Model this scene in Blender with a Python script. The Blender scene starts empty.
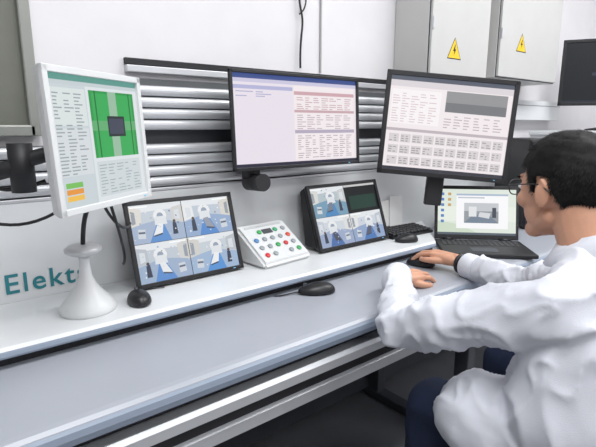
import bpy, bmesh, math, random
from mathutils import Vector, Matrix, Euler, noise
random.seed(4)
S=bpy.context.scene
try:
    S.view_settings.view_transform='Standard'
except Exception: pass
D=math.radians
COL=S.collection
# ---------------------------------------------------------------- materials
MC={}
def mat(name,c,rough=.5,metal=0,emit=0,bump=0,bscale=60,var=0,vscale=8,spec=.5):
    if name in MC: return MC[name]
    m=bpy.data.materials.new(name); m.use_nodes=True
    nt=m.node_tree; b=nt.nodes['Principled BSDF']
    b.inputs['Base Color'].default_value=(*c,1); b.inputs['Roughness'].default_value=rough
    b.inputs['Metallic'].default_value=metal
    b.inputs['Specular IOR Level'].default_value=spec
    if emit:
        b.inputs['Emission Color'].default_value=(*c,1); b.inputs['Emission Strength'].default_value=emit
        b.inputs['Base Color'].default_value=(.01,.01,.01,1)
    tc=nt.nodes.new('ShaderNodeTexCoord')
    if bump:
        n=nt.nodes.new('ShaderNodeTexNoise'); n.inputs['Scale'].default_value=bscale; n.inputs['Detail'].default_value=4
        nt.links.new(tc.outputs['Object'],n.inputs['Vector'])
        bp=nt.nodes.new('ShaderNodeBump'); bp.inputs['Strength'].default_value=bump; bp.inputs['Distance'].default_value=.004
        nt.links.new(n.outputs['Fac'],bp.inputs['Height']); nt.links.new(bp.outputs['Normal'],b.inputs['Normal'])
    if var:
        n=nt.nodes.new('ShaderNodeTexNoise'); n.inputs['Scale'].default_value=vscale; n.inputs['Detail'].default_value=5
        nt.links.new(tc.outputs['Object'],n.inputs['Vector'])
        r=nt.nodes.new('ShaderNodeValToRGB')
        r.color_ramp.elements[0].position=.3; r.color_ramp.elements[1].position=.7
        r.color_ramp.elements[0].color=(*[x*(1-var) for x in c],1); r.color_ramp.elements[1].color=(*[min(1,x*(1+var)) for x in c],1)
        nt.links.new(n.outputs['Fac'],r.inputs['Fac']); nt.links.new(r.outputs['Color'],b.inputs['Base Color'])
    MC[name]=m; return m
def lin(v): return tuple((x/255/12.92 if x/255<=.04045 else ((x/255+.055)/1.055)**2.4) for x in v)
def scr(rgb):
    k='screen_%02x%02x%02x'%tuple(rgb)
    return mat(k,lin(rgb),.3,0,.98,spec=.3)
M_wall=mat('wall_paint',(.78,.765,.78),.7,bump=.05,var=.02)
M_ceil=mat('ceiling_paint',(.82,.82,.82),.8,bump=.05)
M_floor=mat('floor_vinyl',(.17,.175,.19),.4,var=.08)
M_white=mat('white_laminate',(.72,.735,.745),.33,var=.03)
M_desk=mat('desk_laminate',(.375,.395,.44),.33,var=.035,vscale=5,bump=.02,bscale=300)
M_lip=mat('desk_edge_blue_grey',(.27,.32,.40),.3,var=.02)
M_alu=mat('brushed_aluminium',(.64,.65,.67),.42,.55,var=.04)
M_dark=mat('dark_gap',(.015,.015,.018),.6,var=.1)
M_slatgap=mat('slat_backing_grey',(.09,.095,.10),.6,var=.1)
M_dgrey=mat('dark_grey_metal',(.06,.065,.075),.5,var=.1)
M_blk=mat('black_plastic',(.012,.012,.014),.38,bump=.05,bscale=400)
M_blk2=mat('black_plastic_satin',(.018,.018,.02),.5,bump=.05,bscale=400)
M_key=mat('key_caps',(.03,.03,.034),.55,var=.1)
M_wp=mat('white_plastic',(.70,.71,.71),.35,bump=.02,bscale=300)
M_sil=mat('silver_plastic',(.60,.61,.62),.35,.2,var=.03)
M_cab=mat('cabinet_paint_grey',(.58,.575,.56),.45,bump=.03,var=.02)
M_yel=mat('sign_yellow',lin((240,200,40)),.5,var=.03)
M_paper=mat('paper',(.8,.8,.79),.8,var=.03)
M_teal=mat('teal_print',lin((40,130,140)),.5,var=.02)
M_skin=mat('skin',lin((204,152,124)),.5,bump=.12,bscale=220,var=.06,vscale=25)
M_nail=mat('nail',lin((222,178,160)),.3,var=.02)
M_hair=mat('hair_black',(.007,.0065,.0065),.7,var=.3,vscale=60,spec=.25)
M_coat=mat('coat_cotton',(.70,.715,.77),.85,bump=.25,bscale=500,var=.02,spec=.2)
M_trs=mat('trouser_navy',(.010,.018,.05),.85,bump=.2,bscale=300,var=.15)
M_shoe=mat('shoe_black',(.02,.02,.02),.4,var=.1)
M_lens=mat('glass_eye',(.85,.85,.83),.2,var=.02)
M_iris=mat('iris',(.03,.015,.01),.15,var=.1)
M_lipm=mat('lips',lin((176,112,100)),.5,var=.05)
M_chair=mat('chair_fabric',(.012,.016,.03),.9,bump=.3,bscale=400,var=.1)
M_winf=mat('window_frame',lin((150,152,146)),.4,.3,var=.03)
M_ping=mat('window_pane_olive',lin((112,114,104)),.3,var=.05)
# ---------------------------------------------------------------- helpers
def group(name,loc=(0,0,0),rot=(0,0,0)):
    e=bpy.data.objects.new(name,None); e.empty_display_size=.05
    e.location=loc; e.rotation_euler=rot; COL.objects.link(e); return e
def addobj(name,me,m,parent=None,loc=(0,0,0),rot=(0,0,0),smooth=False):
    o=bpy.data.objects.new(name,me); COL.objects.link(o)
    if m is not None: me.materials.append(m)
    o.location=loc; o.rotation_euler=rot
    if parent: o.parent=parent
    if smooth:
        for p in me.polygons: p.use_smooth=True
    return o
def box(name,c,s,m,parent=None,bev=0,rot=(0,0,0),seg=2):
    bm=bmesh.new(); bmesh.ops.create_cube(bm,size=1)
    for v in bm.verts: v.co=Vector((v.co.x*s[0],v.co.y*s[1],v.co.z*s[2]))
    if bev: bmesh.ops.bevel(bm,geom=bm.edges[:],offset=bev,segments=seg,affect='EDGES',profile=.5)
    me=bpy.data.meshes.new(name); bm.to_mesh(me); bm.free()
    o=addobj(name,me,m,parent,c,rot)
    return o
def poly(name,vs,fs,m,parent=None,loc=(0,0,0),rot=(0,0,0),bev=0,smooth=False,seg=2):
    me=bpy.data.meshes.new(name); me.from_pydata(vs,[],fs); me.update()
    bm=bmesh.new(); bm.from_mesh(me); bmesh.ops.recalc_face_normals(bm,faces=bm.faces[:])
    if bev: bmesh.ops.bevel(bm,geom=bm.edges[:],offset=bev,segments=seg,affect='EDGES')
    bm.to_mesh(me); bm.free()
    return addobj(name,me,m,parent,loc,rot,smooth)
def prism(name,prof,x0,x1,m,parent=None,loc=(0,0,0),rot=(0,0,0),bev=0,smooth=False,x1f=None,seg=2):
    n=len(prof)
    vs=[(x0,y,z) for y,z in prof]+[((x1f(y) if x1f else x1),y,z) for y,z in prof]
    fs=[tuple(range(n)),tuple(range(n,2*n))]+[(i,(i+1)%n,(i+1)%n+n,i+n) for i in range(n)]
    return poly(name,vs,fs,m,parent,loc,rot,bev,smooth,seg)
def lathe(name,prof,m,parent=None,loc=(0,0,0),rot=(0,0,0),n=40):
    vs=[];fs=[]
    for r,z in prof:
        for k in range(n):
            a=2*math.pi*k/n; vs.append((r*math.cos(a),r*math.sin(a),z))
    for i in range(len(prof)-1):
        for k in range(n):
            fs.append((i*n+k,i*n+(k+1)%n,(i+1)*n+(k+1)%n,(i+1)*n+k))
    fs.append(tuple(range(n))); fs.append(tuple((len(prof)-1)*n+k for k in range(n)))
    o=poly(name,vs,fs,m,parent,loc,rot)
    for p in o.data.polygons: p.use_smooth=len(p.vertices)==4
    return o
def tube(name,pts,r,m,parent=None,cyc=False,res=6,smoothc=True):
    cu=bpy.data.curves.new(name,'CURVE'); cu.dimensions='3D'; cu.bevel_depth=r; cu.bevel_resolution=3; cu.use_fill_caps=True
    sp=cu.splines.new('NURBS' if smoothc else 'POLY'); sp.points.add(len(pts)-1)
    for i,p in enumerate(pts): sp.points[i].co=(*p,1)
    if smoothc:
        sp.order_u=min(4,len(pts)); sp.use_endpoint_u=not cyc; sp.resolution_u=res
    sp.use_cyclic_u=cyc
    o=bpy.data.objects.new(name,cu); COL.objects.link(o); cu.materials.append(m)
    if parent: o.parent=parent
    return o
def cyl(name,p0,p1,r0,r1,m,parent=None,n=24):
    p0=Vector(p0);p1=Vector(p1);d=(p1-p0);L=d.length
    q=d.to_track_quat('Z','Y')
    o=lathe(name,[(r0,0),(r1,L)],m,parent,p0,q.to_euler(),n); return o
def art(name,w,h,items,parent,y=0,z0=0):
    """flat display content; items painted in order, u,v in 0..1 ; plane faces -Y, origin centre"""
    vs=[];fs=[];mi=[];mats=[]
    for k,it in enumerate(items):
        if len(it)==5: x0,y0,x1,y1,c=it; P=[(x0,y0),(x1,y0),(x1,y1),(x0,y1)]
        else: P,c=it
        b=len(vs)
        for u,v in P: vs.append(((u-.5)*w,y-.00001*k-.0002,(v-.5)*h+z0))
        fs.append(tuple(range(b,b+len(P))))
        mt=scr(c)
        if mt not in mats: mats.append(mt)
        mi.append(mats.index(mt))
    me=bpy.data.meshes.new(name); me.from_pydata(vs,[],fs)
    for m in mats: me.materials.append(m)
    for i,p in enumerate(me.polygons): p.material_index=mi[i]
    o=bpy.data.objects.new(name,me); COL.objects.link(o); o.parent=parent; return o
def textlines(x0,y0,x1,y1,n,c,fill=.45,cols=1):
    out=[];dy=(y1-y0)/n;dx=(x1-x0)/cols
    for i in range(n):
        for j in range(cols):
            if random.random()<.12: continue
            l=dx*random.uniform(.35,.9)
            out.append((x0+j*dx,y0+i*dy,x0+j*dx+l,y0+i*dy+dy*fill,c))
    return out
def monitor(name,loc,yaw,tilt,w,h,bez,m,items,dep=.035,roll=0,chin=0):
    g=group(name,loc,(D(tilt),D(roll),D(yaw)))
    W,H=w/2,h/2; iw,ih=W-bez,H-bez; zb=-ih+chin
    t=.010
    box('bezel_top',(0,-t/2,H-bez/2),(w,t,bez),m,g,.0015)
    box('bezel_bottom',(0,-t/2,(-H+zb)/2),(w,t,H+zb),m,g,.0015)
    box('bezel_left',(-W+bez/2,-t/2,0),(bez,t,h-.001),m,g,.0015)
    box('bezel_right',(W-bez/2,-t/2,0),(bez,t,h-.001),m,g,.0015)
    box('display_panel',(0,.001,0),(w-.004,.006,h-.004),M_blk,g)
    vs=[(-W,0,-H),(W,0,-H),(W,0,H),(-W,0,H),(-W*.96,.018,-H*.95),(W*.96,.018,-H*.95),(W*.96,.018,H*.95),(-W*.96,.018,H*.95),
        (-W*.6,dep,-H*.6),(W*.6,dep,-H*.6),(W*.6,dep,H*.6),(-W*.6,dep,H*.6)]
    fs=[(0,1,2,3),(0,1,5,4),(1,2,6,5),(2,3,7,6),(3,0,4,7),(4,5,9,8),(5,6,10,9),(6,7,11,10),(7,4,8,11),(8,9,10,11)]
    poly('back_shell',vs,fs,m,g,bev=.001)
    hh=H-bez-zb
    art('screen_image',2*iw,hh,items,g,y=-.0025,z0=(H-bez+zb)/2)
    box('power_led',(W*.8,-t-.0005,(-H+zb)/2),(.008,.001,.003),scr((120,200,240)),g)
    return g
# ---------------------------------------------------------------- camera
f=480.;yaw=D(39);p=math.atan((223.5-125)/f)
cam=bpy.data.cameras.new('camera'); co=bpy.data.objects.new('camera',cam); COL.objects.link(co)
co.location=(0,0,1.28); co.rotation_euler=(math.pi/2-p,0,-yaw); cam.sensor_width=36; cam.lens=36*f/596; cam.clip_start=.02
S.camera=co
# ---------------------------------------------------------------- room
WY=1.55
box('wall_back',(1.05,WY+.05,1.4),(7.3,.1,2.8),M_wall)
box('wall_right',(4.65,-.5,1.4),(.1,4.0,2.8),M_wall)
box('wall_left',(-2.55,-.5,1.4),(.1,4.0,2.8),M_wall)
box('wall_front',(1.05,-2.55,1.4),(7.3,.1,2.8),M_wall)
box('floor',(1.05,-.5,-.05),(7.3,4.2,.1),M_floor)
box('ceiling',(1.05,-.5,2.85),(7.3,4.2,.1),M_ceil)
box('trim_1',(1.245,WY-.008,1.475),(1.37,.016,.018),M_dark)
box('trim_2',(1.245,WY-.012,1.452),(1.37,.024,.022),M_alu,bev=.003)
box('trim_3',(1.37,WY-.004,2.14),(.006,.008,1.3),mat('joint_grey',(.4,.4,.4),.6,var=.02))
g=group('cable_trunking',(2.75,WY-.031,1.37))
box('duct',(0,0,0),(1.5,.06,.12),M_white,g,.003); box('duct_lid_line',(0,-.0305,.03),(1.5,.001,.003),M_dgrey,g)
g=group('window_1',(-.20,WY-.018,1.84))
box('pane',(0,.005,0),(.98,.012,1.12),M_ping,g)
box('frame_right',(.49,-.005,0),(.030,.034,1.18),M_winf,g,.004)
box('frame_left',(-.49,-.005,0),(.030,.034,1.18),M_winf,g,.004)
box('frame_bottom',(0,-.005,-.575),(.98,.034,.030),M_winf,g,.004)
box('frame_top',(0,-.005,.575),(.98,.034,.030),M_winf,g,.004)
for i,(x,y,pw) in enumerate([(0.3,.2,31),(2.2,.2,31),(3.6,.3,18),(.3,-1.5,22),(2.4,-1.5,22)]):
    g=group('ceiling_light_panel',(x,y,2.79))
    box('housing',(0,0,0),(1.24,.64,.02),M_white,g,.003)
    box('diffuser',(0,0,-.0105),(1.18,.58,.004),mat('lamp_diffuser',(1,1,1),.5,emit=1.5),g)
    L=bpy.data.lights.new('lamp','AREA'); L.shape='RECTANGLE'; L.size=1.18; L.size_y=.58; L.energy=pw; L.color=(.97,.985,1)
    lo=bpy.data.objects.new('lamp',L); COL.objects.link(lo); lo.parent=g; lo.location=(0,0,-.02)
w=bpy.data.worlds.new('world'); S.world=w; w.use_nodes=True
w.node_tree.nodes['Background'].inputs[0].default_value=(.9,.95,1,1); w.node_tree.nodes['Background'].inputs[1].default_value=.3
# ---------------------------------------------------------------- desk console
X0,X1=-1.2,3.0
g=group('control_desk')
prof=[(1.47,.75),(.885,.75),(.872,.748),(.864,.742),(.86,.733),(.862,.722),(.87,.716),(1.47,.716)]
prism('desk_top',prof,X0,X1,M_desk,g)
prism('front_lip',[(.8625,.7405),(.857,.735),(.855,.722),(.858,.708),(.87,.700),(.885,.700),(.885,.7155),(.864,.7155),(.860,.722),(.860,.733)],X0,X1,M_lip,g)
box('under_gap',((X0+X1)/2,.93,.688),(X1-X0,.06,.035),M_dark,g)
prism('front_rail_upper',[(.86,.664),(.868,.674),(.90,.674),(.90,.634),(.87,.634),(.86,.640)],X0,X1,M_alu,g)
box('rail_gap',((X0+X1)/2,.905,.614),(X1-X0,.04,.036),M_dark,g)
prism('front_rail_lower',[(.875,.592),(.885,.598),(.915,.598),(.915,.556),(.885,.556),(.875,.562)],X0,X1,M_alu,g)
for i,x in enumerate((-.75,.34,1.62,2.8)):
    box('leg_post_%d'%i,(x,.95,.28),(.05,.06,.56),M_dgrey,g,.004)
    box('leg_rear_%d'%i,(x,1.40,.36),(.05,.06,.71),M_dgrey,g,.004)
    box('foot_%d'%i,(x,1.17,.02),(.06,.62,.04),M_dgrey,g,.004)
box('modesty_panel',((X0+X1)/2,1.44,.37),(X1-X0,.02,.66),M_dgrey,g)
lf=lambda y: 1.685+(y-1.16)*1.04
g=group('raised_equipment_shelf')
prism('ledge',[(1.16,.793),(1.168,.80),(1.468,.80),(1.468,.772),(1.175,.772),(1.163,.778)],X0,0,M_white,g,x1f=lf)
prism('ledge_edge_strip',[(1.1595,.793),(1.1595,.779),(1.153,.779),(1.151,.784),(1.153,.792)],X0,0,M_lip,g,x1f=lf)
prism('ledge_riser',[(1.185,.7505),(1.185,.7718),(1.466,.7718),(1.466,.7505)],X0,0,M_dark,g,x1f=lambda y:lf(y)-.01)
g=group('desk_upright_panel')
box('panel',((X0+X1)/2,1.485,.915),(X1-X0,.03,.33),M_white,g,.004)
box('cap',((X0+X1)/2,1.485,1.078),(X1-X0,.034,.010),M_alu,g,.002)
tx=bpy.data.curves.new('panel_lettering','FONT'); tx.body='Elekta'; tx.size=.078; tx.extrude=.0006; tx.space_character=1.16; tx.offset=.0008
to=bpy.data.objects.new('panel_lettering',tx); COL.objects.link(to); tx.materials.append(M_teal)
to.location=(.16,1.4685,.826); to.rotation_euler=(math.pi/2,0,0); to.parent=g
# ---------------------------------------------------------------- slat wall rails
g=group('aluminium_slat_rail')
def slats(x0,x1,zs,hh):
    for i,z in enumerate(zs):
        pr=[]
        for k in range(9):
            a=-math.pi/2+math.pi*k/8
            pr.append((1.480-.014*math.copysign(abs(math.cos(a))**.6,math.cos(a)),z+hh*math.sin(a)))
        pr+= [(1.487,z+hh),(1.487,z-hh)]
        prism('slat_%d_%d'%(i,int(x0*100)),pr,x0,x1,M_alu,g,smooth=False)
box('back_upper',(1.25,1.512,1.345),(1.36,.05,.15),M_slatgap,g)
box('back_lower',(.35,1.512,1.157),(3.16,.05,.13),M_slatgap,g)
box('spine',(1.25,1.525,1.245),(1.34,.03,.07),M_dgrey,g)
slats(.57,1.93,[1.280+.0345*i for i in range(4)],.0155)
slats(-1.2,1.93,[1.102+.0345*i for i in range(4)],.0155)
box('end_cap_upper',(.563,1.497,1.332),(.014,.07,.15),M_blk2,g,.003)
# ---------------------------------------------------------------- electrical cabinets
def cabinet(x0,x1,z0,z1,tx,tz):
    g=group('electrical_cabinet',((x0+x1)/2,0,0))
    W=x1-x0
    box('body',(0,(1.36+WY)/2-.001,(z0+z1)/2),(W,WY-1.36-.002,z1-z0),M_cab,g,.003)
    box('door',(0,1.352,(z0+z1)/2),(W-.012,.014,z1-z0-.012),M_cab,g,.003)
    box('door_shadow',(0,1.3595,(z0+z1)/2),(W-.004,.002,z1-z0-.004),M_dgrey,g)
    box('lock',(W*.42,1.342,(z0+z1)/2+.1),(.02,.01,.06),M_sil,g,.003)
    for k in (-1,1): box('hinge_%d'%(k+1),(-W/2+.01,1.344,(z0+z1)/2+k*.2),(.012,.012,.05),M_sil,g,.002)
    cx=tx-(x0+x1)/2; s=.055; y=1.3446
    def tri(n,s,y,m): poly(n,[(cx-s,y,tz-s*.72),(cx+s,y,tz-s*.72),(cx,y,tz+s*1.02)],[(0,1,2)],m,g)
    tri('sign_border',s,y,M_blk); tri('sign_triangle',s*.88,y-.0004,M_yel)
    b=[(.1,.7),(-.3,.0),(-.02,.0),(-.15,-.5),(.3,.2),(.05,.2),(.2,.7)]
    poly('sign_bolt',[(cx+u*s*.75,y-.0008,tz-.004+v*s*.75) for u,v in b],[tuple(range(7))],M_blk,g)
    return g
cabinet(1.83,2.30,1.48,2.35,2.01,1.615)
cabinet(2.40,3.07,1.52,2.35,2.62,1.70)
g=group('wall_notice',(4.35,WY-.003,1.95))
box('sheet',(0,0,0),(.42,.003,.6),M_paper,g)
for k in range(9): box('text_line_%d'%k,(random.uniform(-.03,.03),-.002,.24-k*.055),(.3,.001,.012),M_dgrey,g)
# ---------------------------------------------------------------- monitors
bgA=(220,226,230)
A=[(0,0,1,1,bgA),(0,.955,1,1,(90,150,140)),(0,.925,1,.955,(196,206,210)),(0,0,.37,.925,(200,210,214)),(.01,.62,.36,.90,(216,224,224)),(.01,.24,.36,.60,(212,218,222)),
 (.40,.36,.95,.90,(36,150,70)),(.43,.36,.92,.88,(50,168,84)),(.62,.36,.72,.90,(150,186,160)),(.40,.58,.95,.66,(96,170,112)),
 (.46,.36,.475,.9,(20,110,50)),(.88,.36,.895,.9,(20,110,50)),
 (.585,.53,.80,.70,(24,40,40)),(.60,.55,.785,.68,(60,66,84)),
 (.05,.10,.22,.14,(230,150,60)),(.05,.15,.22,.19,(120,190,90)),(.05,.05,.22,.09,(240,190,80)),(.40,.04,.95,.33,(206,214,218))]
A+=textlines(.03,.25,.34,.88,24,(150,160,164),.35,3)+textlines(.42,.06,.95,.32,10,(160,172,176),.3,5)
mA=monitor('white_desktop_monitor',(.345,1.125,1.246),35,-3,.315,.297,.014,M_wp,A,.06)
B=[(0,0,1,1,(236,226,232)),(0,.95,1,1,(60,80,140)),(0,.91,1,.95,(204,200,224)),(0,0,.44,.91,(232,224,234)),(0,.84,.44,.88,(180,180,216)),
 (.45,.05,.98,.9,(242,234,236)),(.45,.80,.98,.84,(206,166,174)),(.45,.60,.98,.63,(200,166,174)),(.45,.36,.98,.40,(180,170,190)),(0,0,1,.035,(40,40,60))]
B+=textlines(.47,.64,.96,.79,6,(196,162,170),.35,7)+textlines(.47,.41,.96,.59,7,(184,166,178),.35,6)+textlines(.47,.07,.96,.35,11,(176,162,174),.35,8)
B+=textlines(.02,.76,.3,.83,3,(170,170,204),.4,2)
mB=monitor('desktop_monitor',(1.10,1.345,1.293),0,-3,.575,.322,.011,M_blk,B,.04)
C=[(0,0,1,1,(242,234,236)),(0,.955,1,1,(90,96,110)),(0,.89,1,.955,(220,214,218)),(.46,.66,.96,.88,(150,150,152)),(.46,.66,.96,.76,(120,122,126)),
 (0,.42,1,.45,(190,180,186)),(0,0,1,.035,(60,60,70)),(.02,.50,.42,.86,(248,243,244))]
C+=textlines(.03,.52,.40,.84,12,(212,192,198),.3,5)+textlines(.46,.49,.95,.64,5,(190,178,184),.35,6)
for i in range(10):
    for j in range(3):
        C.append((.03+i*.095,.06+j*.12,.112+i*.095,.15+j*.12,(216,210,212))); C+=textlines(.035+i*.095,.07+j*.12,.11+i*.095,.145+j*.12,3,(156,150,154),.4,2)
mC=monitor('desktop_monitor.001',(1.80,1.215,1.270),-39,-4,.56,.43,.020,M_blk,C,.05,roll=5)
box('vesa_plate',(-.12,.05,-.03),(.11,.03,.11),M_blk2,mB,.004)
box('arm',(-.17,.075,-.12),(.05,.05,.20),M_blk2,mB,.006)
cyl('arm_knob',(-.17,-.0,-.205),(-.17,.09,-.205),.03,.03,M_blk2,mB)
box('arm_clamp',(-.17,.100,-.12),(.09,.04,.07),M_blk2,mB,.005)
box('vesa_plate',(0,.055,-.02),(.12,.03,.12),M_blk2,mC,.004)
box('stand_neck',(0,.085,-.17),(.075,.03,.34),M_blk2,mC,.006)
box('stand_hinge',(0,.075,-.03),(.09,.03,.08),M_blk2,mC,.004)
g=group('monitor_arm')
tube('lower_link',[(.02,1.462,1.14),(.02,1.36,1.14)],.022,M_blk2,g,smoothc=False)
cyl('joint_a',(.02,1.36,1.09),(.02,1.36,1.2),.03,.03,M_blk2,g)
tube('arm_link_a',[(.02,1.36,1.17),(.13,1.27,1.17),(.2,1.24,1.19)],.020,M_blk2,g,smoothc=False)
cyl('joint_b',(.2,1.24,1.13),(.2,1.24,1.24),.026,.026,M_blk2,g)
tube('arm_link_b',[(.2,1.24,1.2),(.27,1.215,1.22)],.018,M_blk2,g,smoothc=False)
box('head_plate',(.29,1.20,1.235),(.09,.012,.10),M_blk2,g,.003,rot=(0,0,D(35)))
tube('cable_1',[(.03,1.4,1.2),(.0,1.33,1.28),(.1,1.3,1.26),(.12,1.28,1.1),(.25,1.26,1.15)],.005,M_blk,g)
tube('cable_2',[(-.1,1.42,1.2),(-.02,1.3,1.16),(.08,1.29,1.08),(.2,1.3,1.02),(.3,1.3,1.08)],.004,M_blk,g)
tube('cable_3',[(.36,1.24,1.12),(.40,1.27,1.0),(.47,1.33,.98),(.50,1.42,1.0)],.004,M_blk,g)
tube('cable_4',[(.38,1.24,1.12),(.43,1.28,.96),(.46,1.36,.90),(.48,1.45,.86)],.004,M_blk,g)
g=group('intercom_microphone_stand',(.325,1.285,.80))
lathe('trumpet_base',[(.070,0),(.072,.006),(.070,.014),(.060,.028),(.042,.048),(.026,.070),(.016,.095),(.012,.14),(.016,.148)],M_wp,g)
lathe('head_dish',[(.012,.146),(.034,.153),(.045,.160),(.046,.168),(.036,.176),(.0005,.180)],M_sil,g)
tube('gooseneck',[(0,0,.17),(.0,-.01,.2),(.0,-.02,.24),(.01,-.03,.27)],.006,M_blk2,g)
# ------------- CCTV displays
def cctv(seed):
    random.seed(seed); it=[(0,0,1,1,(40,44,50))]
    def cell(x0,y0,x1,y1,flip,pal):
        def q(u,v): 
            if flip: u=1-u
            return (x0+u*(x1-x0),y0+v*(y1-y0))
        P=lambda pts,c: it.append(([q(u,v) for u,v in pts],c))
        def blobp(u,v,ru,rv,c,n=10): P([(u+ru*math.cos(2*math.pi*k/n),v+rv*math.sin(2*math.pi*k/n)) for k in range(n)],c)
        P([(0,0),(1,0),(1,1),(0,1)],pal[0])
        P([(0,.80),(1,.84),(1,1),(0,1)],(226,230,234))
        P([(0,0),(1,0),(1,.42),(.55,.58),(0,.46)],pal[1])
        P([(.30,0),(.72,0),(.60,.50),(.50,.54)],pal[2])
        P([(0,.44),(.2,.50),(.22,.88),(0,.98)],pal[3])
        P([(.03,.50),(.10,.53),(.10,.82),(.03,.86)],(150,158,168))
        P([(.78,.52),(1,.44),(1,.92),(.80,.86)],pal[4])
        P([(.84,.56),(.94,.52),(.94,.80),(.84,.78)],(214,220,226))
        # treatment machine: round head, arm, couch
        blobp(.56,.68,.13,.17,(232,234,236)); blobp(.56,.68,.06,.08,(150,162,180))
        P([(.44,.44),(.68,.44),(.66,.66),(.46,.66)],(222,226,230))
        P([(.38,.16),(.56,.20),(.60,.46),(.50,.48)],pal[5]); P([(.40,.14),(.56,.18),(.56,.22),(.38,.17)],(70,78,96))
        # trolleys and people
        P([(.10,.14),(.24,.12),(.25,.36),(.12,.38)],(206,212,220)); P([(.12,.26),(.24,.25),(.24,.30),(.12,.31)],(96,106,124))
        P([(.76,.14),(.86,.14),(.85,.44),(.78,.46)],(60,68,86)); blobp(.815,.49,.03,.045,(90,74,66),8)
        for k in range(22):
            u=random.uniform(.0,.94);v=random.uniform(.08,.9);s=random.uniform(.012,.035)
            c=random.choice([pal[0],pal[1],pal[3],pal[4],(222,228,234),(130,140,156)])
            P([(u,v),(u+s,v+random.uniform(-.02,.02)),(u+s*.9,v+s*1.4),(u,v+s*1.2)],c)
        P([(.03,.93),(.35,.93),(.35,.965),(.03,.965)],(250,250,250))
    return it,cell
itA,cell=cctv(1)
cell(0,.503,.497,1,False,[(196,204,214),(164,180,204),(96,144,204),(220,216,210),(206,206,204),(232,234,236)])
cell(.503,.503,1,1,True,[(190,200,212),(150,172,204),(90,140,204),(214,210,204),(228,230,232),(150,156,168)])
cell(0,0,.497,.497,True,[(192,200,210),(158,176,202),(96,142,204),(208,208,206),(186,192,200),(230,232,234)])
cell(.503,0,1,.497,False,[(198,206,214),(160,182,210),(90,148,212),(208,206,202),(186,192,198),(236,236,238)])
itB,cellB=cctv(2)
cellB(0,.503,.497,1,False,[(180,194,200),(120,156,180),(80,136,188),(214,214,210),(198,200,202),(120,126,138)])
itB.append((.503,.503,1,1,(10,14,18))); itB.append((.55,.56,.97,.8,(26,58,48))); itB+= [(.503,.965,1,1,(200,200,200))]
cellB(0,0,.497,.497,True,[(206,212,220),(156,170,200),(80,114,170),(220,220,220),(196,202,212),(80,84,100)])
cellB(.503,0,1,.497,False,[(204,210,220),(146,166,200),(80,122,182),(226,226,226),(190,196,206),(90,94,110)])
def small(name,loc,yaw,w,h,tilt,items,wedge):
    g=monitor(name,loc,yaw,-tilt,w,h,.013,M_blk,items,.03)
    if wedge:
        prism('wedge_housing',[(.012,-h/2+.012),(.085,-h/2+.040),(.045,h/2-.01),(.012,h/2-.002)],-w/2+.005,w/2-.005,M_blk2,g,bev=.004)
    else:
        box('easel_leg',(0,.045,-.05),(.08,.010,.16),M_blk2,g,.003,rot=(D(24),0,0))
    return g
small('surveillance_monitor',(.658,1.375,.930),0,.365,.262,17,itA,False)
small('surveillance_monitor.001',(1.365,1.36,.927),0,.39,.26,20,itB,True)
# ------------- keypad console
g=group('treatment_control_keypad',(.995,1.355,.80),(0,0,D(6)))
a=D(34); L=.19; W=.225
prism('housing',[(-.07,0),(-.07,.020),(-.07+L*math.cos(a),.020+L*math.sin(a)),(-.055+L*math.cos(a),.01+L*math.sin(a)),(.065,0)],-W/2,W/2,M_wp,g,bev=.009,seg=4)
def onface(u,v):
    n=Vector((0,-math.sin(a),math.cos(a))); b=Vector((u,-.07+v*math.cos(a),.020+v*math.sin(a))); return b+n*.001
cols={(0,0):(210,50,50),(1,3):(60,170,90),(3,3):(60,160,110),(4,2):(210,80,60),(4,0):(60,160,90),(0,2):(80,130,180),(2,1):(60,160,90),(3,1):(200,60,60)}
for i in range(5):
    for j in range(4):
        if (i,j) in ((2,3),(2,0),(0,3)): continue
        c=cols.get((i,j),(150,158,162))
        q=onface(-.076+i*.038,.035+j*.036)
        lathe('button_%d_%d'%(i,j),[(.0095,0),(.0095,.003),(.008,.0045),(.0005,.005)],mat('btn_%d_%d_%d'%c,lin(c),.4,var=.02),g,q,(a,0,0),20)
box('indicator_window',onface(0,.143),(.045,.022,.003),M_dgrey,g,.001,rot=(a,0,0))
box('label_strip',onface(0,.172),(.17,.008,.002),M_sil,g,rot=(a,0,0))
# ------------- mice
def mouse(name,loc,yaw,sc=1):
    g=group(name,loc,(0,0,D(yaw)))
    bm=bmesh.new(); bmesh.ops.create_uvsphere(bm,u_segments=32,v_segments=20,radius=1)
    for v in bm.verts:
        x,y,z=v.co
        k=1-.12*y
        z2=z if z>0 else z*.25
        hgt=.019*(1.0-.25*y)
        v.co=Vector((x*.031*k*sc,y*.056*sc,.0065+max(z2*hgt*1.55,-.006)))
    me=bpy.data.meshes.new('shell'); bm.to_mesh(me); bm.free()
    addobj('shell',me,M_blk,g,smooth=True)
    cyl('wheel',(-.004,.034*sc,.0245*sc),(.004,.034*sc,.0245*sc),.008,.008,M_dgrey,g)
    return g
m1=mouse('computer_mouse',(.450,1.255,.80),-10); 
m2=mouse('computer_mouse.001',(.972,1.105,.75),62,1.1)
m3=mouse('computer_mouse.002',(1.585,1.235,.80),60,.9)
m4=mouse('computer_mouse.003',(1.485,1.085,.75),20)
tube('cord',[(0,.055,.008),(0,.09,.004),(-.02,.12,.004),(-.012,.14,.004)],.0022,M_blk,m2)
tube('cord',[(0,.055,.008),(0,.065,.004),(.03,.10,.004),(.09,.08,.004)],.0018,M_blk,m1)
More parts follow.
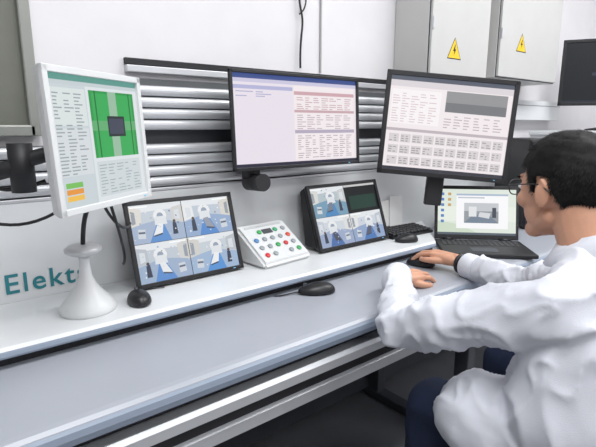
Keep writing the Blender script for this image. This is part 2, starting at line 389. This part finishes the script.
# ------------- keyboard
g=group('keyboard',(1.70,1.345,.80),(0,0,D(-4)))
prism('case',[(-.062,0),(-.062,.012),(.062,.022),(.062,0)],-.13,.13,M_blk,g,bev=.002)
for i in range(11):
    for j in range(5):
        box('key_%d_%d'%(i,j),(-.110+i*.022,-.046+j*.0215,.0185+j*.0017),(.018,.017,.008),M_key,g,.0015,seg=1)
# ------------- desk telephone
g=group('desk_telephone',(2.16,1.36,.75),(0,0,D(-30)))
prism('phone_base',[(-.06,0),(-.06,.02),(.05,.055),(.06,0)],-.075,.075,M_blk,g,bev=.004)
prism('handset',[(-.065,.036),(-.05,.062),(.03,.088),(.06,.072),(.05,.055)],-.072,-.025,M_blk2,g,bev=.006)
for i in range(3):
    for j in range(4): box('phone_key_%d_%d'%(i,j),(.005+i*.02,-.04+j*.018,.03+j*.0057),(.013,.011,.005),M_sil,g,.001,seg=1,rot=(D(17),0,0))
g=group('paper_stack',(1.74,1.452,.802),(0,0,0))
for k in range(2): box('sheet_%d'%k,(-.03+k*.06,-.004*k,.075),(.09,.0015,.12+.03*k),M_paper,g,rot=(D(-6),D(6*k-3),0))
# ------------- laptop
g=group('laptop',(1.965,1.14,.751),(0,0,D(-46)))
box('base',(0,-.128,.011),(.37,.25,.016),M_blk2,g,.004)
for k,(x,y) in enumerate(((-.17,-.02),(.17,-.02),(-.17,-.23),(.17,-.23))): box('foot_%d'%k,(x,y,.0015),(.02,.02,.003),M_blk,g)
for i in range(15):
    for j in range(5): box('key_%d_%d'%(i,j),(-.154+i*.022,-.105+j*.019,.0198),(.0185,.0155,.0025),M_key,g,.0008,seg=1)
box('touchpad',(-.01,-.185,.0193),(.105,.065,.001),M_dgrey,g)
lid=group('lid',(0,0,.02),(D(-14),0,0)); lid.parent=g
box('lid_shell',(0,.006,.122),(.37,.007,.245),M_blk2,lid,.003)
box('lid_bezel',(0,.0015,.122),(.366,.002,.241),M_blk,lid)
cyl('hinge_l',(-.15,0,0),(-.1,0,0),.007,.007,M_blk,lid); cyl('hinge_r',(.1,0,0),(.15,0,0),.007,.007,M_blk,lid)
LP=[(0,0,1,1,(224,232,222)),(0,.0,1,.05,(90,100,110)),(0,.3,1,.62,(232,238,228)),([(0,.05),(.5,.05),(.3,.22),(0,.3)],(206,220,200)),
 (.24,.14,.90,.90,(248,248,250)),(.24,.86,.90,.90,(170,186,208)),(.26,.80,.60,.83,(190,196,204)),
 (.34,.26,.78,.70,(150,156,162)),(.34,.52,.78,.70,(196,200,204)),([(.34,.26),(.78,.26),(.66,.44),(.46,.44)],(120,134,150)),
 (.40,.40,.50,.62,(226,228,230)),([(.52,.40),(.66,.36),(.68,.48),(.54,.50)],(214,216,220)),(.70,.38,.75,.6,(70,74,86))]
LP+=[(.04,.86-.12*k,.08,.92-.12*k,(90,130,190)) for k in range(6)]+[(.13,.86-.12*k,.17,.92-.12*k,(200,160,100)) for k in range(3)]
art('screen_image',.343,.208,LP,lid,y=0,z0=.124)
# ------------- computer tower & side cabinet
g=group('desktop_computer_tower',(2.60,1.24,.75),(0,0,D(-35)))
box('case',(0,0,.235),(.19,.34,.45),M_blk2,g,.006); box('front_panel',(0,-.173,.235),(.18,.012,.43),M_blk,g,.004)
box('drive_slot',(0,-.180,.38),(.15,.002,.03),M_dgrey,g); 
for k in range(6): box('vent_%d'%k,(0,-.180,.08+k*.018),(.13,.002,.006),M_dgrey,g)
for k,(x,y) in enumerate(((-.07,-.14),(.07,-.14),(-.07,.14),(.07,.14))): cyl('foot_%d'%k,(x,y,0),(x,y,.012),.014,.014,M_blk,g)
g=group('storage_cabinet',(3.40,1.17,0))
box('carcass',(0,.02,.62),(.62,.58,1.20),M_white,g,.004); box('top_board',(0,0,1.232),(.66,.62,.025),M_white,g,.004)
for k in (-1,1):
    box('door_%d'%(k+1),(k*.154,-.278,.62),(.30,.016,1.14),M_white,g,.003); box('handle_%d'%(k+1),(k*.03,-.294,.7),(.012,.014,.12),M_alu,g,.003)
box('plinth',(0,.02,.015),(.6,.56,.03),M_dgrey,g)
mD=monitor('desktop_monitor.002',(3.44,1.18,1.60),-60,0,.56,.40,.018,M_blk,[(0,0,1,1,(26,30,36)),(.0,.0,1,.04,(44,48,56)),(.3,.45,.6,.5,(60,66,76))],.05)
box('stand_neck',(0,.06,-.21),(.06,.03,.28),M_blk2,mD,.005)
lathe('stand_foot',[(.1,0),(.1,.008),(.05,.016),(.02,.02)],M_blk2,mD,(0,.06,-.353),(0,0,0))
g=group('hanging_wall_cable')
tube('cable',[(1.255,1.535,1.50),(1.25,1.533,1.6),(1.275,1.53,1.68),(1.24,1.535,1.74),(1.262,1.54,1.9),(1.262,1.54,2.3),(1.262,1.54,2.79)],.004,M_blk,g)
tube('cable_loop',[(1.262,1.535,1.80),(1.29,1.53,1.78),(1.285,1.53,1.72),(1.25,1.535,1.70)],.003,M_blk,g)

# ================================================================= PERSON
def hull_prims(prims):
    bm=bmesh.new()
    for pr in prims:
        t=bmesh.new()
        if pr[0]=='c':
            _,p0,r0,p1,r1=pr
            for P,r in ((p0,r0),(p1,r1)):
                bmesh.ops.create_icosphere(t,subdivisions=3,radius=r,matrix=Matrix.Translation(Vector(P)))
            ret=bmesh.ops.convex_hull(t,input=t.verts[:])
            dead=[v for v in ret['geom_interior'] if isinstance(v,bmesh.types.BMVert)]
            if dead: bmesh.ops.delete(t,geom=dead,context='VERTS')
        else:
            _,c,r,rot=pr
            M=Matrix.Translation(Vector(c))@Euler([D(k) for k in rot]).to_matrix().to_4x4()@Matrix.Diagonal((*r,1))
            bmesh.ops.create_icosphere(t,subdivisions=4,radius=1,matrix=M)
        me=bpy.data.meshes.new('t'); t.to_mesh(me); t.free(); bm.from_mesh(me); bpy.data.meshes.remove(me)
    return bm
def blob(name,prims,vox,m,parent,sm=4,disp=None,mtx=None):
    bm=hull_prims(prims)
    me=bpy.data.meshes.new(name); bm.to_mesh(me); bm.free()
    o=bpy.data.objects.new(name,me); COL.objects.link(o)
    r=o.modifiers.new('r','REMESH'); r.mode='VOXEL'; r.voxel_size=vox
    s=o.modifiers.new('s','SMOOTH'); s.factor=.5; s.iterations=sm
    bpy.context.view_layer.update()
    dg=bpy.context.evaluated_depsgraph_get()
    me2=bpy.data.meshes.new_from_object(o.evaluated_get(dg))
    o.modifiers.clear(); o.data=me2; bpy.data.meshes.remove(me)
    me2.name=name
    if disp:
        nn=[v.normal.copy() for v in me2.vertices]
        for v,n in zip(me2.vertices,nn): v.co=v.co+n*disp(v.co,n)
    if mtx is not None: me2.transform(mtx)
    me2.materials.clear(); me2.materials.append(m)
    for p_ in me2.polygons: p_.use_smooth=True
    o.parent=parent
    return o
man=group('seated_man_in_lab_coat')
SHL=Vector((1.02,.385,.900)); ELL=Vector((.950,.745,.762)); WRL=Vector((1.165,.935,.800))
SHR=Vector((1.38,.40,.905)); ELR=Vector((1.46,.66,.785)); WRR=Vector((1.497,.870,.790))
coat=[('e',(1.20,.18,.59),(.185,.155,.14),(0,0,0)),
 ('e',(1.20,.23,.72),(.175,.14,.16),(-15,0,0)),
 ('e',(1.20,.30,.84),(.19,.14,.16),(-20,0,0)),
 ('c',(1.06,.375,.905),.076,(1.34,.385,.905),.076),
 ('c',(1.19,.40,.985),.056,(1.05,.38,.925),.062),('c',(1.19,.40,.985),.056,(1.35,.39,.925),.062),
 ('c',SHL,.077,ELL,.058),('c',ELL,.058,WRL,.044),
 ('c',SHR,.077,ELR,.056),('c',ELR,.056,WRR,.043),
 # loose coat front and side panels
 ('c',(1.06,.36,.82),.105,(1.03,.36,.66),.12),('c',(1.30,.36,.82),.10,(1.32,.36,.66),.11),
 ('c',(1.08,.20,.555),.13,(1.01,.54,.580),.105),('c',(1.31,.20,.555),.125,(1.39,.52,.572),.105),
 ('c',(1.00,.12,.49),.075,(.945,.48,.49),.065),('c',(1.00,.12,.38),.05,(.935,.46,.40),.045),
 ('c',(1.38,.12,.49),.07,(1.44,.46,.48),.06),
 ('c',(1.2,.25,.56),.10,(1.2,.45,.54),.08),('e',(1.10,.38,.69),(.12,.13,.13),(0,0,0)),('e',(1.25,.36,.69),(.12,.12,.13),(0,0,0))]
def seg_t(P,a,b):
    ab=b-a; t=max(0,min(1,(P-a).dot(ab)/ab.length_squared)); return t,(P-(a+ab*t)).length,ab.length
def coatdisp(P,n):
    w=noise.noise_vector(P*4)*.6
    r=1-abs(noise.noise(Vector((P.x*7,P.y*9,P.z*6))+w)); d=.014*(r**4-.4)
    r2=1-abs(noise.noise(Vector((P.x*16,P.y*15,P.z*11))+w*2)); d+=.008*(r2**5-.3)
    for a,b,e in ((SHL,ELL,1),(SHR,ELR,1),(ELL,WRL,0),(ELR,WRR,0)):
        t,dist,L=seg_t(P,a,b)
        if dist<.1:
            k=(t if e else 1-t); wgt=max(0,min(1,(k-.05)*1.6))*max(0,1-dist/.1)**.3*(1 if 0<t<1 else .3)
            if not e: wgt*=.9
            q=math.sin(t*L*2*math.pi/.055+8*noise.noise(P*8)+n.z*2+n.x)
            d+=wgt*.007*(1-2*abs(q)**.7)*(.5+noise.noise(P*6+Vector((3,1,2))))
    return d
blob('lab_coat',coat,.0072,M_coat,man,3,coatdisp)
def ring(name,c,ax,R,r,m,parent,sx=1):
    c=Vector(c); q=Vector(ax).to_track_quat('Z','Y'); pts=[]
    for k in range(16):
        a_=2*math.pi*k/16; pts.append(c+q@Vector((R*math.cos(a_),R*sx*math.sin(a_),0)))
    return tube(name,pts,r,m,parent,cyc=True)
axL=(WRL-ELL).normalized(); axR=(WRR-ELR).normalized()
def cuff(n,c,ax):
    q=ax.to_track_quat('Z','Y').to_euler()
    lathe(n,[(.044,-.02),(.045,.0),(.0445,.032),(.042,.036),(.039,.032),(.039,.0)],M_coat,man,c,q,36)
    lathe(n+'_inner_shade',[(.0388,.012),(.0388,.020)],M_dgrey,man,c,q,36)  # dark grey disc: shade of the open sleeve end put in as colour
cuff('cuff_left',WRL,axL); cuff('cuff_right',WRR,axR)
blob('trousers',[('c',(1.10,.18,.55),.10,(1.02,.68,.545),.068),('c',(1.02,.68,.545),.068,(1.01,.70,.12),.055),
 ('c',(1.30,.18,.55),.10,(1.41,.68,.545),.068),('c',(1.41,.68,.545),.068,(1.42,.70,.12),.055),('e',(1.2,.16,.56),(.17,.14,.11),(0,0,0))],.011,M_trs,man,4,
 lambda P,n:.007*((1-abs(noise.noise(P*9)))**3-.4))
for s,x in (('left',1.01),('right',1.42)):
    blob('shoe_'+s,[('c',(x,.66,.045),.042,(x,.85,.035),.033),('c',(x,.68,.08),.045,(x,.72,.05),.04)],.006,M_shoe,man,3)
# head
HM=Matrix.Translation((1.195,.480,1.133))@Euler((D(-8),0,D(-16))).to_matrix().to_4x4()@Matrix.Scale(1.05,4)
hp=[('e',(0,-.012,.028),(.076,.097,.090),(0,0,0)),('e',(0,.035,.0),(.066,.058,.075),(0,0,0)),
 ('e',(0,.035,-.045),(.058,.055,.062),(0,0,0)),('c',(-.018,.066,-.092),.020,(.018,.066,-.092),.020),
 ('c',(-.05,.0,-.06),.018,(-.018,.062,-.092),.020),('c',(.05,.0,-.06),.018,(.018,.062,-.092),.020),
 ('c',(0,.092,.020),.0075,(0,.108,-.020),.010),('e',(-.011,.098,-.026),(.009,.010,.007),(0,0,0)),('e',(.011,.098,-.026),(.009,.010,.007),(0,0,0)),
 ('c',(-.03,.084,.032),.008,(.03,.084,.032),.008),
 ('e',(-.042,.062,-.02),(.022,.024,.022),(0,0,0)),('e',(.042,.062,-.02),(.022,.024,.022),(0,0,0)),
 ('c',(0,-.035,-.05),.058,(0,-.055,-.125),.056),('c',(0,-.055,-.12),.056,(0,-.075,-.18),.058)]
for s in (-1,1):
    hp+=[('e',(s*.079,-.010,-.008),(.007,.017,.030),(10,s*0,s*-18)),('e',(s*.076,-.003,-.028),(.007,.010,.012),(0,0,0)),
         ('c',(s*.081,-.022,.006),.004,(s*.083,-.012,.022),.004)]
blob('head',hp,.0035,M_skin,man,3,None,HM)
blob('lips',[('c',(-.018,.087,-.058),.005,(0,.094,-.054),.0055),('c',(.018,.087,-.058),.005,(0,.094,-.054),.0055),('c',(-.014,.086,-.064),.005,(.014,.086,-.064),.006)],.002,M_lipm,man,2,None,HM)
for s in (-1,1):
    blob('eye_%d'%(s+1),[('e',(s*.031,.082,.010),(.013,.010,.0075),(0,0,0))],.0015,M_lens,man,1,None,HM)
    blob('iris_%d'%(s+1),[('e',(s*.031,.0905,.010),(.0055,.002,.0055),(0,0,0))],.0008,M_iris,man,1,None,HM)
    blob('eyebrow_%d'%(s+1),[('c',(s*.018,.092,.030),.003,(s*.045,.084,.033),.0025)],.0012,M_hair,man,1,None,HM)
gl=M_blk
def hp2(v): return HM@Vector(v)
for s in (-1,1):
    pts=[]
    for k in range(16):
        a_=2*math.pi*k/16; cx=math.copysign(abs(math.cos(a_))**.7,math.cos(a_)); sz=math.copysign(abs(math.sin(a_))**.7,math.sin(a_))
        pts.append(hp2((s*.034+.025*cx,.106-abs(s*.034+.025*cx)*.12,.008+.018*sz)))
    tube('glasses_rim_%d'%(s+1),pts,.0015,gl,man,cyc=True)
    tube('glasses_temple_%d'%(s+1),[hp2((s*.058,.099,.014)),hp2((s*.072,.088,.015)),hp2((s*.080,.02,.014)),hp2((s*.084,-.012,.016)),hp2((s*.082,-.03,-.005))],.0016,gl,man)
tube('glasses_bridge',[hp2((-.01,.105,.012)),hp2((0,.110,.016)),hp2((.01,.105,.012))],.0014,gl,man)
def hairline(y):
    pts=[(-.13,-.085),(-.075,-.082),(-.045,-.060),(-.030,-.02),(-.022,.022),(.005,.030),(.018,-.01),(.032,-.005),(.038,.040),(.06,.056),(.13,.060)]
    for (a,b),(c,d) in zip(pts,pts[1:]):
        if a<=y<=c: return b+(d-b)*(y-a)/(c-a)
    return .07
bm=bmesh.new(); bmesh.ops.create_icosphere(bm,subdivisions=6,radius=1)
for v in bm.verts:
    c=v.co.copy()
    P=Vector((c.x*.081,c.y*.104-.012,c.z*.099+.028))
    if P.z<-.01: P.x*=1-.1*min(1,(-.01-P.z)/.06)
    P+=c*(.0025*noise.noise(P*60)+.003*noise.noise(P*25))
    v.co=P
dead=[v for v in bm.verts if v.co.z<hairline(v.co.y)+.004*noise.noise(v.co*90) ]
bmesh.ops.delete(bm,geom=dead,context='VERTS')
bm.normal_update()
base=[(f_.calc_center_median(),f_.normal.copy()) for f_ in bm.faces]
edge_v=[v for v in bm.verts if v.is_boundary]
for v in edge_v: v.co=Vector((v.co.x*.94,(v.co.y+.012)*.94-.012,v.co.z))
for k in range(14000):
    c,n=random.choice(base)
    d=Vector((c.x*.3,.25+c.y*1.0,-.5)) if c.z<.09 else Vector((random.uniform(-.3,.3),.9,.1))
    d=(d.normalized()*1.0+n*random.uniform(.2,.55)+Vector([random.uniform(-.25,.25) for _ in range(3)])).normalized()
    Lh=random.uniform(.005,.010); s=n.cross(d).normalized()*.0008
    a_=bm.verts.new(c-s);b_=bm.verts.new(c+s);c_=bm.verts.new(c+d*Lh)
    bm.faces.new((a_,b_,c_))
me=bpy.data.meshes.new('hair'); bm.to_mesh(me); bm.free(); me.transform(HM)
o=addobj('hair',me,M_hair,man)
for p_ in o.data.polygons: p_.use_smooth=True
cc=Vector((1.190,.402,1.002)); vs=[];fs=[];n=36
for k in range(n+1):
    a_=D(110)+D(320)*k/n
    dx,dy=math.cos(a_),math.sin(a_)
    def V(R,z): return (cc.x+dx*R,cc.y+dy*R*1.02,cc.z+z-dy*.028)
    vs+= [V(.070,-.03),V(.067,.0),V(.066,.032),V(.070,.037),V(.080,.014),V(.096,-.020),V(.092,-.024)]
for k in range(n):
    for j in range(6): fs.append((k*7+j,(k+1)*7+j,(k+1)*7+j+1,k*7+j+1))
poly('collar',vs,fs,M_coat,man,smooth=True)
def hand(side,wrist,fwd,up,thumb,curls,spread,arm_from):
    fwd=Vector(fwd).normalized(); up=Vector(up); up=(up-fwd*up.dot(fwd)).normalized(); th=Vector(thumb); th=(th-fwd*th.dot(fwd)-up*th.dot(up)).normalized()
    W=Vector(wrist)
    def L(x,y,z): return W+th*x+fwd*y+up*z
    pr=[('c',Vector(arm_from),.030,L(0,-.005,0),.0245)]
    kn=[(.031,.082,.002),(.010,.087,.005),(-.011,.083,.003),(-.030,.074,-.002)]
    for (x,y,z) in kn:
        pr.append(('c',L(x*.55,.0,0),.019,L(x,y,z),.0115))
        pr.append(('c',L(x*.7,.03,-.006),.013,L(x,y-.008,z-.004),.0115))
    pr.append(('c',L(.012,.012,-.006),.017,L(.030,.045,-.008),.015))
    lens=[(.040,.024,.020),(.044,.028,.021),(.041,.026,.020),(.031,.019,.018)]
    nails=[]
    for i,(k,ls) in enumerate(zip(kn,lens)):
        P=L(*k); ang=0; r=.0098
        sd=spread*(1.5-i)
        for j,l in enumerate(ls):
            ang+=curls[i][j]
            d=(fwd*math.cos(D(ang))-up*math.sin(D(ang))+th*math.sin(D(sd))).normalized()
            Q=P+d*l; r2=r-.0009-(.0003*i if j==2 else 0)
            pr.append(('c',P,r,Q,r2)); P=Q; r=r2
        nn=(up*math.cos(D(ang))+fwd*math.sin(D(ang))).normalized()
        nails.append((P-d*.003+nn*(r-.0010),nn,d))
    T=[L(.030,.035,-.008),L(.050,.062,-.012),L(.056,.088,-.016),L(.054,.106,-.020)]
    for a,b,r0,r1 in ((0,1,.0135,.0115),(1,2,.0115,.0105),(2,3,.0105,.0085)): pr.append(('c',T[a],r0,T[b],r1))
    d=(T[3]-T[2]).normalized(); nn=(up-d*up.dot(d)).normalized(); nails.append((T[3]+nn*.0078-d*.003,nn,d))
    blob('hand_'+side,pr,.0023,M_skin,man,3)
    for i,(P,nn,d) in enumerate(nails):
        x=d.cross(nn); R=Matrix((x,d,nn)).transposed().to_4x4()
        bm=bmesh.new(); bmesh.ops.create_uvsphere(bm,u_segments=14,v_segments=8,radius=1,matrix=Matrix.Translation(P)@R@Matrix.Diagonal((.0055,.0065,.0016,1)))
        me=bpy.data.meshes.new('nail'); bm.to_mesh(me); bm.free(); addobj('nail_%s_%d'%(side,i),me,M_nail,man,smooth=True)
hand('left',(1.212,.962,.788),(.97,.02,-.04),(0,-.25,1),(.0,-1,-.2),[(10,20,16),(12,22,18),(14,24,18),(16,26,18)],4,WRL-axL*.03)
hand('right',(1.512,.955,.796),(-.03,1,.10),(0,0,1),(-1,.0,-.1),[(16,22,18),(18,22,18),(18,24,18),(24,30,18)],5,WRR-axR*.03)
ring('wrist_band',WRR+axR*.055,axR,.030,.008,M_blk,man)
g=group('office_chair',(1.2,.06,0))
box('seat',(0,.08,.405),(.48,.46,.07),M_chair,g,.03,seg=4)
prism('backrest',[(-.18,.56),(-.215,.60),(-.25,1.0),(-.235,1.04),(-.20,1.02),(-.165,.62)],-.22,.22,M_chair,g,bev=.012)
box('back_bracket',(0,-.18,.50),(.06,.04,.24),M_blk2,g,.005)
box('bracket_base',(0,-.08,.365),(.06,.24,.02),M_blk2,g,.004)
cyl('gas_lift',(0,.06,.08),(0,.06,.375),.028,.022,M_alu,g)
for k in range(5):
    a_=2*math.pi*k/5+.3; c,s_=math.cos(a_),math.sin(a_)
    tube('spoke_%d'%k,[(0,.06,.11),(c*.28,.06+s_*.28,.075)],.018,M_blk2,g,smoothc=False)
    cyl('castor_%d'%k,(c*.28-.02*s_,.06+s_*.28+.02*c,.03),(c*.28+.02*s_,.06+s_*.28-.02*c,.03),.03,.03,M_blk,g)
bpy.context.view_layer.update()
